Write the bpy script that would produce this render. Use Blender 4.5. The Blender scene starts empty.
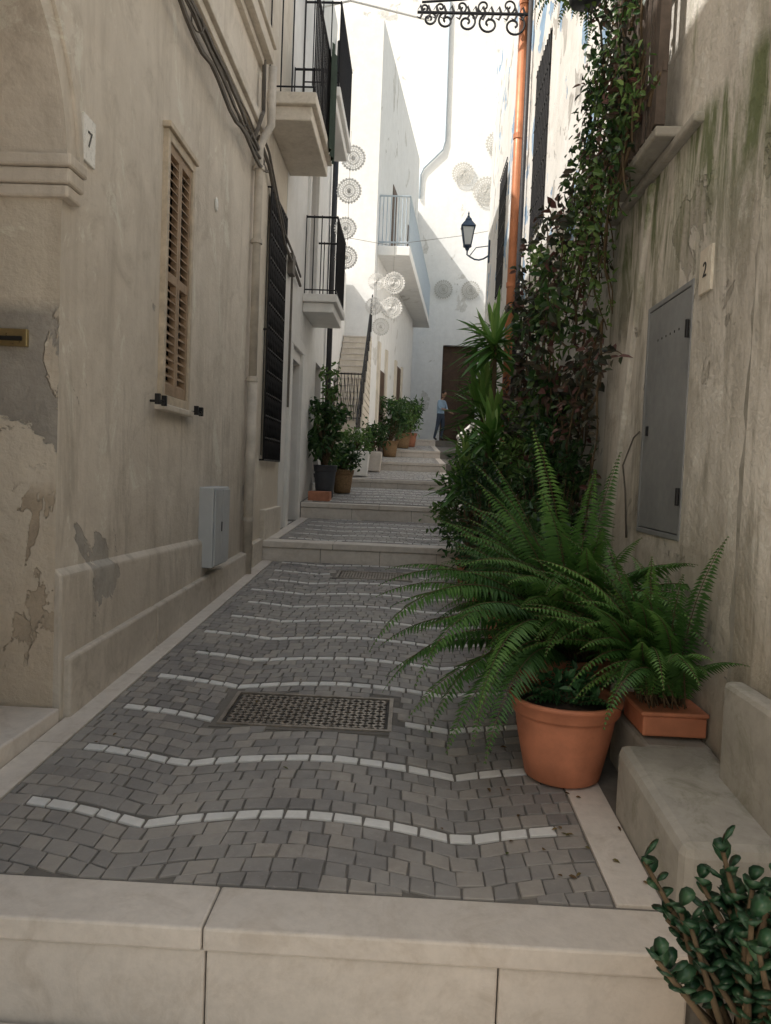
import bpy, math, random
from mathutils import Vector, Matrix
random.seed(11)
R=random.random
def U(a,b): return random.uniform(a,b)
sc=bpy.context.scene
H=1.4
# ------------------------------------------------------------ street profile
SEG=[(2.06,8.3,.097,.39),(8.3,11.2,.60,.70),(11.2,14.5,.92,1.12),(14.5,18,1.28,1.48),(18,22,1.68,1.90),(22,27,2.10,2.44),(27,40,2.66,2.95)]
def zs(y):
    if y<2.06: return -.20
    for a,b,c,d in SEG:
        if y<=b: return c+(d-c)*(y-a)/(b-a)
    return 2.95
# ------------------------------------------------------------ materials
class NT:
    def __init__(s,name):
        s.m=bpy.data.materials.new(name); s.m.use_nodes=True
        s.t=s.m.node_tree; s.b=s.t.nodes['Principled BSDF']
        s.pos=s.t.nodes.new('ShaderNodeNewGeometry').outputs['Position']
    def N(s,t): return s.t.nodes.new(t)
    def L(s,a,b): s.t.links.new(a,b)
    def setin(s,sock,v):
        if hasattr(v,'links'): s.L(v,sock)
        else: sock.default_value=v
    def scale(s,v):
        n=s.N('ShaderNodeVectorMath'); n.operation='MULTIPLY'; s.L(s.pos,n.inputs[0]); n.inputs[1].default_value=v; return n.outputs[0]
    def noise(s,sc_,det=5,ro=.6,vec=None,dist=0):
        n=s.N('ShaderNodeTexNoise'); s.L(vec if vec else s.pos,n.inputs['Vector'])
        n.inputs['Scale'].default_value=sc_; n.inputs['Detail'].default_value=det
        n.inputs['Roughness'].default_value=ro; n.inputs['Distortion'].default_value=dist
        return n.outputs[0]
    def mr(s,f,a,b,c=0,d=1,smooth=False):
        n=s.N('ShaderNodeMapRange'); s.setin(n.inputs[0],f)
        for i,v in zip((1,2,3,4),(a,b,c,d)): n.inputs[i].default_value=v
        if smooth: n.interpolation_type='SMOOTHSTEP'
        return n.outputs[0]
    def math(s,op,a,b=0):
        n=s.N('ShaderNodeMath'); n.operation=op; s.setin(n.inputs[0],a); s.setin(n.inputs[1],b); return n.outputs[0]
    def mix(s,f,a,b,bl='MIX'):
        n=s.N('ShaderNodeMix'); n.data_type='RGBA'; n.blend_type=bl
        s.setin(n.inputs[0],f); 
        for i,v in ((6,a),(7,b)):
            if hasattr(v,'links'): s.L(v,n.inputs[i])
            else: n.inputs[i].default_value=(*v,1)
        return n.outputs[2]
    def bump(s,h,st=.3,d=.01,prev=None):
        n=s.N('ShaderNodeBump'); n.inputs['Strength'].default_value=st; n.inputs['Distance'].default_value=d
        s.L(h,n.inputs['Height'])
        if prev: s.L(prev,n.inputs['Normal'])
        return n.outputs[0]
    def attr(s,name='var'):
        n=s.N('ShaderNodeAttribute'); n.attribute_name=name; return n.outputs['Fac']
    def z(s):
        n=s.N('ShaderNodeSeparateXYZ'); s.L(s.pos,n.inputs[0]); return n.outputs[2]
    def fin(s,col,rough=.8,normal=None,metal=0,spec=.3):
        s.setin(s.b.inputs['Base Color'],col if hasattr(col,'links') else (*col,1))
        s.setin(s.b.inputs['Roughness'],rough); s.b.inputs['Metallic'].default_value=metal
        s.b.inputs['Specular IOR Level'].default_value=spec
        if normal: s.L(normal,s.b.inputs['Normal'])
        return s.m
def plaster(name,c1,c2,stain=(.2,.18,.15),dirt=.5,low=None,patches=(),sc_=1.0,bs=.5,soft=()):
    t=NT(name)
    a=t.noise(.9*sc_,7,.65,dist=.4); b=t.noise(5*sc_,6,.7); 
    col=t.mix(t.mr(a,.35,.65),c1,c2)
    col=t.mix(t.mr(b,.3,.75,0,.4),col,tuple(x*.74 for x in c2))
    st=t.noise(1.0,6,.7,vec=t.scale((3.2,3.2,.45)))
    col=t.mix(t.mr(st,.5,.74,0,dirt),col,stain)
    bl=t.noise(2.3,8,.75,dist=1.2)
    col=t.mix(t.mr(bl,.52,.68,0,dirt*.85),col,tuple(x*1.05 for x in stain))
    lt=t.noise(1.7,8,.8,vec=t.scale((1,1.2,.8)),dist=.8)
    col=t.mix(t.mr(lt,.57,.61,0,.4),col,tuple(min(.88,x*1.25) for x in c1))
    z=t.z(); hgt=t.noise(30,5,.6); h=t.math('ADD',t.math('MULTIPLY',hgt,.5),t.math('MULTIPLY',b,1.5))
    if low:
        z0,z1,lc,am=low
        m=t.math('ADD',t.mr(z,z0,z1,1,0),t.mr(a,.3,.7,-.35,.35))
        col=t.mix(t.mr(m,.25,.75,0,am),col,lc)
    for i,(ps,th,pc,za,zb) in enumerate(patches):
        n=t.noise(ps,7,.6,vec=t.scale((1+i*.3,1.1,.9)),dist=.5)
        m=t.math('MULTIPLY',t.mr(n,th,th+.012),t.math('MULTIPLY',t.mr(z,za,za+.08),t.mr(z,zb-.08,zb,1,0)))
        pcol=t.mix(t.mr(b,.35,.65),pc,tuple(x*.7 for x in pc))
        col=t.mix(m,col,pcol)
        h=t.math('SUBTRACT',h,t.math('MULTIPLY',m,.8))
    for (th,pc,za,zb,am) in soft:
        n=t.noise(1.6,8,.7,vec=t.scale((3,3.5,.7)),dist=.6)
        m=t.math('MULTIPLY',t.mr(n,th,th+.14,0,am),t.math('MULTIPLY',t.mr(z,za,za+.5),t.mr(z,zb-.1,zb,1,0)))
        col=t.mix(m,col,pc)
    return t.fin(col,.92,t.bump(h,bs,.012),spec=.15)
def stone(name,c1,c2,stain=(.25,.2,.15),dirt=.4,rough=.6,sc_=1):
    t=NT(name); a=t.noise(2.2*sc_,7,.65,dist=.5); b=t.noise(22*sc_,5,.7); v=t.attr()
    col=t.mix(t.mr(a,.35,.65),c1,c2)
    col=t.mix(t.mr(v,0,1,0,.35),col,tuple(x*.75 for x in c1))
    col=t.mix(t.mr(b,.4,.8,0,.35),col,tuple(x*.6 for x in c2))
    d=t.noise(5*sc_,8,.75,dist=1)
    col=t.mix(t.mr(d,.5,.7,0,dirt),col,stain)
    return t.fin(col,t.mr(a,.3,.7,rough-.1,rough+.15),t.bump(t.math('ADD',b,t.math('MULTIPLY',d,.8)),.35,.006),spec=.3)
def simple(name,c,rough=.6,metal=0,var=.25,sc_=8,bs=.15,spec=.35):
    t=NT(name); a=t.noise(sc_,5,.65); b=t.noise(sc_*6,4,.6)
    col=t.mix(t.mr(a,.3,.7),tuple(min(1,x*(1+var*.5)) for x in c),tuple(x*(1-var) for x in c))
    return t.fin(col,t.mr(b,.3,.7,max(.05,rough-.1),min(1,rough+.1)),t.bump(b,bs,.003),metal,spec)
def leafmat(name,dark,mid,light,rough=.45,trans=.25):
    t=NT(name); v=t.attr(); n=t.noise(3,3,.5)
    col=t.mix(t.mr(v,0,.55),dark,mid); col=t.mix(t.mr(v,.55,1),col,light)
    col=t.mix(t.mr(n,.35,.65,0,.4),col,dark)
    t.fin(col,rough,spec=.4)
    tr=t.N('ShaderNodeBsdfTranslucent'); t.L(col,tr.inputs[0])
    mx=t.N('ShaderNodeMixShader'); mx.inputs[0].default_value=trans
    out=[x for x in t.t.nodes if x.type=='OUTPUT_MATERIAL'][0]
    t.L(t.b.outputs[0],mx.inputs[1]); t.L(tr.outputs[0],mx.inputs[2]); t.L(mx.outputs[0],out.inputs[0])
    return t.m
# ------------------------------------------------------------ mesh builder
class MB:
    def __init__(s): s.v=[];s.f=[];s.m=[];s.a=[]
    def face(s,pts,m=0,a=0.):
        i=len(s.v); s.v+= [tuple(p) for p in pts]; s.f.append(tuple(range(i,i+len(pts)))); s.m.append(m); s.a.append(a)
    def raw(s,V,F,m=0,a=0.):
        i=len(s.v); s.v+=[tuple(p) for p in V]
        for f in F: s.f.append(tuple(i+k for k in f)); s.m.append(m); s.a.append(a)
    def hexa(s,b,t,m=0,a=0.):
        s.raw(list(b)+list(t),[(3,2,1,0),(4,5,6,7),(0,1,5,4),(1,2,6,5),(2,3,7,6),(3,0,4,7)],m,a)
    def box(s,x0,x1,y0,y1,z0,z1,m=0,a=0.):
        s.hexa([(x0,y0,z0),(x1,y0,z0),(x1,y1,z0),(x0,y1,z0)],[(x0,y0,z1),(x1,y0,z1),(x1,y1,z1),(x0,y1,z1)],m,a)
    def sbox(s,x0,x1,y0,y1,zb0,zb1,zt0,zt1,m=0,a=0.):
        s.hexa([(x0,y0,zb0),(x1,y0,zb0),(x1,y1,zb1),(x0,y1,zb1)],[(x0,y0,zt0),(x1,y0,zt0),(x1,y1,zt1),(x0,y1,zt1)],m,a)
    def tube(s,P,r,n=6,m=0,a=0.):
        P=[Vector(p) for p in P]; rs=r if isinstance(r,(list,tuple)) else [r]*len(P)
        V=[];F=[]; ref=None
        for i,p in enumerate(P):
            d=(P[min(i+1,len(P)-1)]-P[max(i-1,0)]).normalized()
            if ref is None: ref=Vector((0,0,1)) if abs(d.z)<.9 else Vector((1,0,0))
            x=(ref-d*ref.dot(d)); 
            if x.length<1e-4: x=Vector((1,0,0))
            x.normalize(); ref=x; y=d.cross(x)
            for k in range(n):
                an=2*math.pi*k/n; V.append(p+(x*math.cos(an)+y*math.sin(an))*rs[i])
        for i in range(len(P)-1):
            for k in range(n):
                F.append((i*n+k,i*n+(k+1)%n,(i+1)*n+(k+1)%n,(i+1)*n+k))
        F.append(tuple(range(n))[::-1]); F.append(tuple(range((len(P)-1)*n,len(P)*n)))
        s.raw(V,F,m,a)
    def lathe(s,cx,cy,prof,n=32,m=0,a=0.,sq=None):
        V=[];F=[]
        for r,z in prof:
            for k in range(n):
                an=2*math.pi*(k+.5)/n; V.append((cx+r*math.cos(an),cy+r*math.sin(an),z))
        for i in range(len(prof)-1):
            for k in range(n): F.append((i*n+k,i*n+(k+1)%n,(i+1)*n+(k+1)%n,(i+1)*n+k))
        F.append(tuple(range(n))[::-1]); F.append(tuple(range((len(prof)-1)*n,len(prof)*n)))
        s.raw(V,F,m,a)
    def obj(s,name,mats,parent=None,smooth=False,bevel=0,autos=False):
        me=bpy.data.meshes.new(name); me.from_pydata(s.v,[],s.f)
        for q in (mats if isinstance(mats,(list,tuple)) else [mats]): me.materials.append(q)
        me.polygons.foreach_set('material_index',s.m)
        at=me.attributes.new('var','FLOAT','FACE'); at.data.foreach_set('value',s.a)
        if smooth: me.polygons.foreach_set('use_smooth',[True]*len(s.f))
        me.update()
        o=bpy.data.objects.new(name,me); sc.collection.objects.link(o)
        if bevel:
            b=o.modifiers.new('bevel','BEVEL'); b.width=bevel; b.segments=2; b.limit_method='ANGLE'; b.angle_limit=.6
        if parent: o.parent=parent
        return o
def empty(name):
    o=bpy.data.objects.new(name,None); sc.collection.objects.link(o); return o
def wall(mb,X,y0,y1,z0,z1,ops=(),s=1,depth=.18,m=0,mr=None):
    ys=sorted({y0,y1,*[o[0] for o in ops],*[o[1] for o in ops]}); zz=sorted({z0,z1,*[o[2] for o in ops],*[o[3] for o in ops]})
    for i in range(len(ys)-1):
        for j in range(len(zz)-1):
            cy=(ys[i]+ys[i+1])/2; cz=(zz[j]+zz[j+1])/2
            if any(o[0]<cy<o[1] and o[2]<cz<o[3] for o in ops): continue
            mb.face([(X,ys[i],zz[j]),(X,ys[i+1],zz[j]),(X,ys[i+1],zz[j+1]),(X,ys[i],zz[j+1])],m)
    Xb=X-s*depth; k=m if mr is None else mr
    for a,b,c,d in ops:
        mb.face([(X,a,c),(Xb,a,c),(Xb,a,d),(X,a,d)],k); mb.face([(X,b,c),(Xb,b,c),(Xb,b,d),(X,b,d)],k)
        mb.face([(X,a,c),(X,b,c),(Xb,b,c),(Xb,a,c)],k); mb.face([(X,a,d),(X,b,d),(Xb,b,d),(Xb,a,d)],k)
def shell(mb,X,Xb,y0,y1,z0,z1,m=0):
    mb.face([(X,y0,z0),(Xb,y0,z0),(Xb,y0,z1),(X,y0,z1)],m); mb.face([(X,y1,z0),(Xb,y1,z0),(Xb,y1,z1),(X,y1,z1)],m)
    mb.face([(Xb,y0,z0),(Xb,y1,z0),(Xb,y1,z1),(Xb,y0,z1)],m); mb.face([(X,y0,z1),(X,y1,z1),(Xb,y1,z1),(Xb,y0,z1)],m)
# ------------------------------------------------------------ material instances
M_left=plaster('plaster_grey_beige',(.78,.715,.63),(.68,.615,.535),(.42,.37,.31),.62,(0.2,1.7,(.56,.50,.43),.65),[(1.3,.60,(.47,.44,.40),.1,1.5),(1.6,.66,(.50,.46,.41),1.5,2.6)],bs=.7,soft=[(.5,(.36,.32,.27),.1,1.9,.5)])
M_jamb=plaster('plaster_peeling',(.76,.69,.59),(.64,.57,.47),(.40,.33,.26),.6,(0.2,1.5,(.60,.50,.39),.7),[(1.4,.42,(.42,.39,.35),1.35,2.15),(3,.56,(.54,.45,.35),.4,1.3)],bs=.9)
M_l2=plaster('plaster_cream',(.78,.715,.62),(.69,.625,.53),(.45,.38,.30),.45,(0.5,2.0,(.60,.53,.44),.5))
M_white=plaster('plaster_white',(.86,.85,.825),(.80,.79,.765),(.60,.575,.53),.2,(.5,1.8,(.70,.66,.60),.4),bs=.25)
M_far=plaster('limewash_white',(.88,.88,.87),(.83,.83,.82),(.66,.65,.62),.22,None,[(.8,.62,(.74,.73,.70),4,30)],bs=.3)
M_r1=plaster('plaster_pale_grey',(.77,.73,.665),(.64,.605,.55),(.34,.31,.265),.72,(0.3,1.7,(.42,.375,.31),.8),[(2.2,.61,(.52,.485,.43),.4,2.8)],bs=1.0,soft=[(.43,(.11,.15,.05),2.2,3.1,.85),(.49,(.24,.22,.175),.2,2.7,.6),(.52,(.22,.24,.14),2.9,5,.6)])
M_r2=plaster('plaster_faded_blue',(.82,.81,.785),(.72,.70,.665),(.46,.44,.40),.4,(1,2.6,(.6,.56,.5),.6),[(1.9,.58,(.32,.46,.63),3.0,9),(2.6,.60,(.52,.50,.47),1,8)])
M_trim=stone('moulding_stone',(.72,.655,.57),(.62,.56,.475),(.37,.31,.25),.5)
M_pl=stone('plinth_stone',(.66,.595,.52),(.54,.485,.42),(.32,.275,.22),.65,.8)
M_lime=stone('limestone',(.77,.705,.64),(.68,.62,.56),(.46,.39,.32),.5,.5)
M_block=stone('weathered_block',(.47,.445,.40),(.355,.335,.30),(.19,.19,.13),.7,.85)
M_conc=stone('mortar',(.22,.20,.18),(.16,.15,.135),(.11,.10,.09),.5,.9)
def cobm():
    t=NT('cobblestone'); v=t.attr(); n=t.noise(14,6,.7); w=t.noise(1.1,5,.6,dist=.5); g=t.noise(70,3,.6)
    col=t.mix(t.mr(v,0,.5),(.20,.19,.185),(.275,.26,.25)); col=t.mix(t.mr(v,.5,1),col,(.37,.335,.30))
    col=t.mix(t.mr(n,.35,.7,0,.4),col,(.17,.158,.15)); col=t.mix(t.mr(w,.42,.65,0,.45),col,(.41,.385,.355))
    col=t.mix(t.mr(g,.6,.75,0,.3),col,(.45,.43,.41))
    return t.fin(col,t.mr(n,.3,.7,.42,.7),t.bump(t.math('ADD',n,t.math('MULTIPLY',g,.3)),.4,.005),spec=.45)
M_cob=cobm()
M_cobw=stone('white_sett',(.84,.83,.81),(.75,.74,.72),(.5,.475,.44),.35,.5)
M_iron=simple('wrought_iron',(.025,.025,.028),.5,.5)
M_steel=simple('worn_steel',(.32,.285,.25),.45,.6,.4,12)
M_steeld=simple('steel_recess',(.06,.055,.05),.7,.2)
M_shut=simple('shutter_wood',(.38,.27,.18),.6,0,.35,10)
M_frame=simple('wood_frame_pale',(.58,.49,.38),.6,0,.3,10)
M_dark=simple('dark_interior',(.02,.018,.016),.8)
M_wood=simple('dark_wood',(.09,.05,.03),.6,0,.4,6)
M_fence=simple('weathered_fence_wood',(.11,.085,.07),.8,0,.4,9)
M_box=simple('grey_plastic_box',(.50,.52,.54),.45,0,.08,4,.05)
M_door=simple('grey_metal_door',(.27,.28,.29),.5,.1,.18,3,.08)
M_pipe=simple('pipe_beige',(.58,.525,.455),.6,0,.3,5)
M_copper=simple('copper_pipe',(.55,.22,.11),.45,.1,.25,5)
M_cable=simple('cable_grey',(.14,.125,.11),.7)
M_black=simple('black_pipe',(.04,.04,.045),.5)
M_terra=simple('terracotta',(.60,.23,.13),.6,0,.22,7,.15)
M_terra2=simple('terracotta_old',(.46,.20,.12),.75,0,.35,7,.3)
M_soil=simple('soil',(.04,.028,.02),.95,0,.5,30,1)
M_brass=simple('brass',(.55,.43,.22),.35,.8)
M_tile=simple('ceramic_tile',(.78,.77,.73),.3,0,.08)
M_ink=simple('black_ink',(.03,.03,.03),.5)
M_lace=simple('lace_cotton',(.70,.69,.66),.9,0,.05)
M_lace2=simple('lace_cotton_shaded',(.52,.51,.48),.9,0,.05)  # same cotton lace, shadow against the bright end wall painted into its colour
M_green=simple('green_cloth',(.04,.06,.045),.9)
M_rail=simple('blue_grey_rail',(.45,.52,.58),.4,0,.1)
M_pota=simple('anthracite_pot',(.06,.065,.075),.5)
M_glass=simple('frosted_glass',(.65,.70,.72),.15,0,.05)
M_lamp=simple('lamp_metal',(.05,.08,.13),.45,.4)
M_wick=simple('wicker',(.30,.19,.1),.8,0,.4,40,.8)
M_stem=simple('stem',(.12,.085,.05),.85,0,.3,20,.5)
M_fern=leafmat('fern_leaf',(.030,.088,.020),(.075,.185,.040),(.17,.32,.075))
M_fern2=leafmat('fern_leaf_dark',(.025,.075,.03),(.05,.145,.05),(.10,.22,.08))
M_shrub=leafmat('shrub_leaf',(.018,.05,.018),(.045,.11,.03),(.12,.21,.06),.35)
M_vine=leafmat('vine_leaf',(.035,.035,.028),(.045,.065,.032),(.17,.07,.065),.5)
M_light=leafmat('light_leaf',(.05,.11,.025),(.11,.21,.05),(.22,.33,.10),.5)
M_yuc=leafmat('yucca_leaf',(.05,.14,.03),(.13,.29,.06),(.32,.46,.13),.4)
M_jade=leafmat('jade_leaf',(.012,.04,.022),(.028,.08,.038),(.07,.14,.07),.3,.05)
M_dry=leafmat('dry_leaf',(.10,.06,.03),(.22,.14,.06),(.10,.14,.04),.8)
M_ground=plaster('ground_earth',(.5,.46,.40),(.42,.38,.33))
# ------------------------------------------------------------ ground / street
mb=MB(); mb.face([(-250,-250,-.5),(250,-250,-.5),(250,250,-.5),(-250,250,-.5)]); mb.obj('ground',M_ground)
st=MB()
for a,b,c,d in SEG: st.sbox(-9,9,a+(.03 if a<3 else .02),b+.02,-.38,-.38,c,d)
st.obj('street_base',M_conc)
st=MB(); st.box(-9,9,-14,2.05,-.38,-.20); st.obj('lower_pavement',M_lime)
XL,XR=-1.475,.68
PER,PK,AMP,RH,Y0=1.13,-.335,.13,.5/6,2.74
def arc(x):
    t=((x-PK+PER/2)%PER)/PER*2-1
    return -AMP*abs(t)**1.7
MH=[(-.88,-.04,3.56,4.02),(-.70,.06,7.45,7.85)]
co=MB()
def stone_q(c,zt,m,a):
    cx=sum(p[0] for p in c)/4; cy=sum(p[1] for p in c)/4
    tz=[zt+U(-.001,.001) for _ in c]
    lo=[(p[0],p[1],zs(p[1])-.01) for p in c]; mi=[(p[0],p[1],zs(p[1])+tz[i]-.0025) for i,p in enumerate(c)]
    q=.92; up=[(cx+(p[0]-cx)*q,cy+(p[1]-cy)*q,zs(p[1])+tz[i]) for i,p in enumerate(c)]
    V=lo+mi+up; F=[(8,9,10,11)]
    for k in range(4):
        k2=(k+1)%4; F+=[(k,k2,4+k2,4+k),(4+k,4+k2,8+k2,8+k)]
    co.raw(V,F,m,a)
for si,(a,b,_,_) in enumerate(SEG[:6]):
    ya=a+(.215 if si==0 else .30); yb=b-.005
    k0=int((ya-Y0)/RH)-3; k1=int((yb-Y0)/RH)+4
    for k in range(k0,k1):
        yr=Y0+k*RH; white=(k%6==0 and k>=0)
        x=XL+.006-(U(0,.05))
        while x<XR-.02:
            w=U(.062,.105) if not white else U(.085,.112)
            x1=min(x+w,XR-.004); x0=max(x,XL+.006)
            if XR-x1<.035: x1=XR-.004
            cx=(x0+x1)/2
            wh=white and -1.36<cx<.58
            g=.0025 if not wh else .005; hy=.062 if wh else RH
            c=[]
            for (xx,sx,sy) in ((x0,1,0),(x1,-1,0),(x1,-1,1),(x0,1,1)):
                yy=yr+arc(xx)+(sy-.5)*hy+(g if sy==0 else -g)+U(-.005,.005)*(.6 if wh else 1)
                c.append((xx+sx*g+U(-.004,.004)*(.6 if wh else 1),min(max(yy,ya+.002),yb-.003)))
            cy=sum(p[1] for p in c)/4
            ok=(c[3][1]-c[0][1])>.012 and (c[2][1]-c[1][1])>.012 and x1-x0>.02
            if any(q0-.03<cx<q1+.03 and q2-.03<cy<q3+.03 for q0,q1,q2,q3 in MH): ok=False
            if ok: stone_q(c,.006+U(0,.0022),1 if wh else 0,R() if not wh else R()*.9)
            x=x1
co.obj('cobblestones',[M_cob,M_cobw])
kb=MB()
for si,(a,b,_,_) in enumerate(SEG):
    y=a+(.22 if si==0 else .30)
    while y<b-.05:
        y1=min(y+U(.7,1.15),b-.004)
        if b-y1<.3: y1=b-.004
        for x0,x1 in ((-1.605,XL-.002),(XR+.002,.83)):
            kb.sbox(x0,x1,y+.002,y1-.002,zs(y)-.05,zs(y1-.003)-.05,zs(y+.003)+.010,zs(y1-.003)+.010,0,R())
        y=y1
kb.obj('kerb_stone',M_lime,bevel=.003)
for si,(a,b,c,d) in enumerate(SEG):
    s=MB()
    low=-.20 if si==0 else SEG[si-1][3]
    cuts=[-2.0,-.53,.83] if si==0 else [-1.605,-.6+U(-.3,.3),.83]
    dp=.21 if si==0 else .29
    for x0,x1 in zip(cuts[:-1],cuts[1:]):
        s.box(x0+.002,x1-.002,a-.01,a+dp,c-.055,c+.014,0,R())
    x=cuts[0]
    while x<cuts[-1]-.02:
        x1=min(x+U(.5,.95),cuts[-1]); 
        if cuts[-1]-x1<.2: x1=cuts[-1]
        s.box(x+.002,x1-.002,a+.006,a+.06,low-.02,c-.058,0,R()); x=x1
    s.obj('stone_step',M_lime,bevel=.008)
for j,(x0,x1,y0,y1) in enumerate(MH):
    e=empty('manhole_cover'); z=lambda y: zs(y)+.009
    m=MB(); 
    m.sbox(x0,x1,y0,y1,zs(y0)-.02,zs(y1)-.02,z(y0)-.008,z(y1)-.008,1)
    for q in ((x0,x1,y0,y0+.02),(x0,x1,y1-.02,y1),(x0,x0+.02,y0+.021,y1-.021),(x1-.02,x1,y0+.021,y1-.021)):
        m.sbox(q[0],q[1],q[2],q[3],zs(q[2]),zs(q[3]),z(q[2])+.003,z(q[3])+.003,0)
    for q in ((x0-.03,x1+.03,y0-.03,y0-.002),(x0-.03,x1+.03,y1+.002,y1+.03),(x0-.03,x0-.002,y0-.001,y1+.001),(x1+.002,x1+.03,y0-.001,y1+.001)):
        m.sbox(q[0],q[1],q[2],q[3],zs(q[2])-.01,zs(q[3])-.01,zs(q[2])+.006,zs(q[3])+.006,2)
    nx=24;ny=12
    for i in range(nx):
        for k in range(ny):
            cx=x0+.035+(x1-x0-.07)*(i+.5)/nx; cy=y0+.03+(y1-y0-.06)*(k+.5)/ny
            an=math.pi/4 if (i+k)%2 else -math.pi/4
            l,w=.0145,.0085; ca,sa=math.cos(an),math.sin(an)
            pts=[(cx+ca*u_-sa*v_,cy+sa*u_+ca*v_) for u_,v_ in ((-l,-w),(l,-w),(l,w),(-l,w))]
            m.hexa([(p[0],p[1],z(p[1])-.009) for p in pts],[(p[0],p[1],z(p[1])-.001) for p in pts],0)
    m.obj('cover_plate',[M_steel,M_steeld,M_conc],e)
# ------------------------------------------------------------ left house with arched doorway
XW=-1.65; HL=7.2; YS=0
e=empty('arched_doorway_house')
m=MB(); ya,yb,zsp=2.0,3.5,2.74; yc=(ya+yb)/2; rr=(yb-ya)/2
wall(m,XW,YS,ya,-.3,HL)
N=28
ap=[(yc+rr*math.cos(math.pi*(1-i/N)),zsp+rr*math.sin(math.pi*(1-i/N))) for i in range(N+1)]
for i in range(N):
    (a1,b1),(a2,b2)=ap[i],ap[i+1]
    m.face([(XW,a1,b1),(XW,a2,b2),(XW,a2,HL),(XW,a1,HL)]); m.face([(XW,a1,b1),(XW,a2,b2),(-2.1,a2,b2),(-2.1,a1,b1)])
m.face([(XW,ya,-.3),(-2.1,ya,-.3),(-2.1,ya,zsp),(XW,ya,zsp)])
m.face([(XW,yb,-.3),(-2.1,yb,-.3),(-2.1,yb,zsp),(XW,yb,zsp)],1)
m.face([(XW,YS,-.3),(-6,YS,-.3),(-6,YS,HL),(XW,YS,HL)]); m.face([(XW,YS,HL),(-6,YS,HL),(-6,3.5,HL),(XW,3.5,HL)]); m.face([(-6,YS,-.3),(-6,3.5,-.3),(-6,3.5,HL),(-6,YS,HL)])
m.obj('walls',[M_left,M_jamb],e)
m=MB()
AN=48
ap2=[(math.cos(math.pi*(1-i/AN)),math.sin(math.pi*(1-i/AN))) for i in range(AN+1)]
for r0,r1,X1 in ((rr,rr*1.13,-1.628),(rr*1.133,rr*1.19,-1.612)):
    for i in range(AN):
        (c1,s1),(c2,s2)=ap2[i],ap2[i+1]
        P=lambda c,s,r,X:(X,yc+c*r,zsp+s*r)
        m.face([P(c1,s1,r0,X1),P(c2,s2,r0,X1),P(c2,s2,r1,X1),P(c1,s1,r1,X1)])
        m.face([P(c1,s1,r0,XW),P(c2,s2,r0,XW),P(c2,s2,r0,X1),P(c1,s1,r0,X1)])
        m.face([P(c1,s1,r1,XW),P(c2,s2,r1,XW),P(c2,s2,r1,X1),P(c1,s1,r1,X1)])
m.obj('archivolt',M_left,e)
m=MB()
m.box(-2.08,-1.60,3.465,3.63,2.66,2.73); m.box(-2.08,-1.59,3.45,3.64,2.733,2.79); m.box(-2.08,-1.61,3.475,3.62,2.60,2.657)
m.obj('arch_impost',M_left,e,bevel=.012)
m=MB(); m.box(-2.13,-2.09,ya,yb,0,3.5); 
for k in range(2):
    for z0,z1 in ((.4,1.2),(1.3,2.5)): m.box(-2.09,-2.07,ya+.12+k*.68,ya+.68+k*.68,z0,z1)
m.obj('door',M_wood,e,bevel=.01)
m=MB(); m.box(-2.08,-1.61,ya-.05,yb-.01,-.05,.235); m.obj('door_step',M_lime,e,bevel=.01)
m=MB(); m.box(-1.99,-1.79,3.475,3.498,1.92,2.00); m.box(-1.97,-1.81,3.465,3.476,1.945,1.965,1); m.obj('mail_slot',[M_brass,M_dark],e,bevel=.003)
# ------------------------------------------------------------ left house 1
e=empty('plaster_house')
m=MB(); wall(m,XW,3.5,7.75,-.3,HL,[(4.90,5.44,1.84,3.50)],1,.12); shell(m,XW,-6,3.501,7.75,-.3,HL)
m.obj('walls',M_left,e)
m=MB()
m.hexa([(XW-.01,3.501,-.2),(-1.610,3.501,-.2),(-1.610,6.05,-.2),(XW-.01,6.05,-.2)],[(XW-.01,3.501,.90),(-1.618,3.501,.86),(-1.618,6.05,.80),(XW-.01,6.05,.84)])
m.obj('base_render',M_left,e,bevel=.012)
m=MB(); y=3.53
for L_ in (1.25,.62,1.05,1.2):
    y1=min(y+L_,7.70)
    m.sbox(XW-.02,-1.580,y+.006,y1-.006,-.1,-.1,zs(y)+.30-(y-3.5)*.02,zs(y1)+.30-(y1-3.5)*.02,0,R()); y=y1
m.obj('plinth_blocks',M_pl,e,bevel=.014)
m=MB()
for z0,z1,p in ((4.62,4.70,.04),(4.703,4.80,.075),(5.35,5.42,.05),(5.423,5.56,.12),(5.563,5.62,.15),(6.9,7.2,.12)):
    m.box(XW-.01,XW+p,3.4,7.74,z0,z1)
m.obj('cornice',M_trim,e,bevel=.008)
w=empty('shutter_window'); w.parent=e
m=MB(); a,b,c,d=4.87,5.47,1.80,3.53
for q in ((a,a+.05,c,d),(b-.05,b,c,d),(a+.051,b-.051,d-.06,d),(a+.051,b-.051,c,c+.06)):
    m.box(XW-.04,XW+.035,q[0],q[1],q[2],q[3])
m.box(XW-.02,XW+.055,a-.02,b+.02,d+.002,d+.04)
m.obj('window_frame',M_frame,w,bevel=.004)
m=MB()
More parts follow.
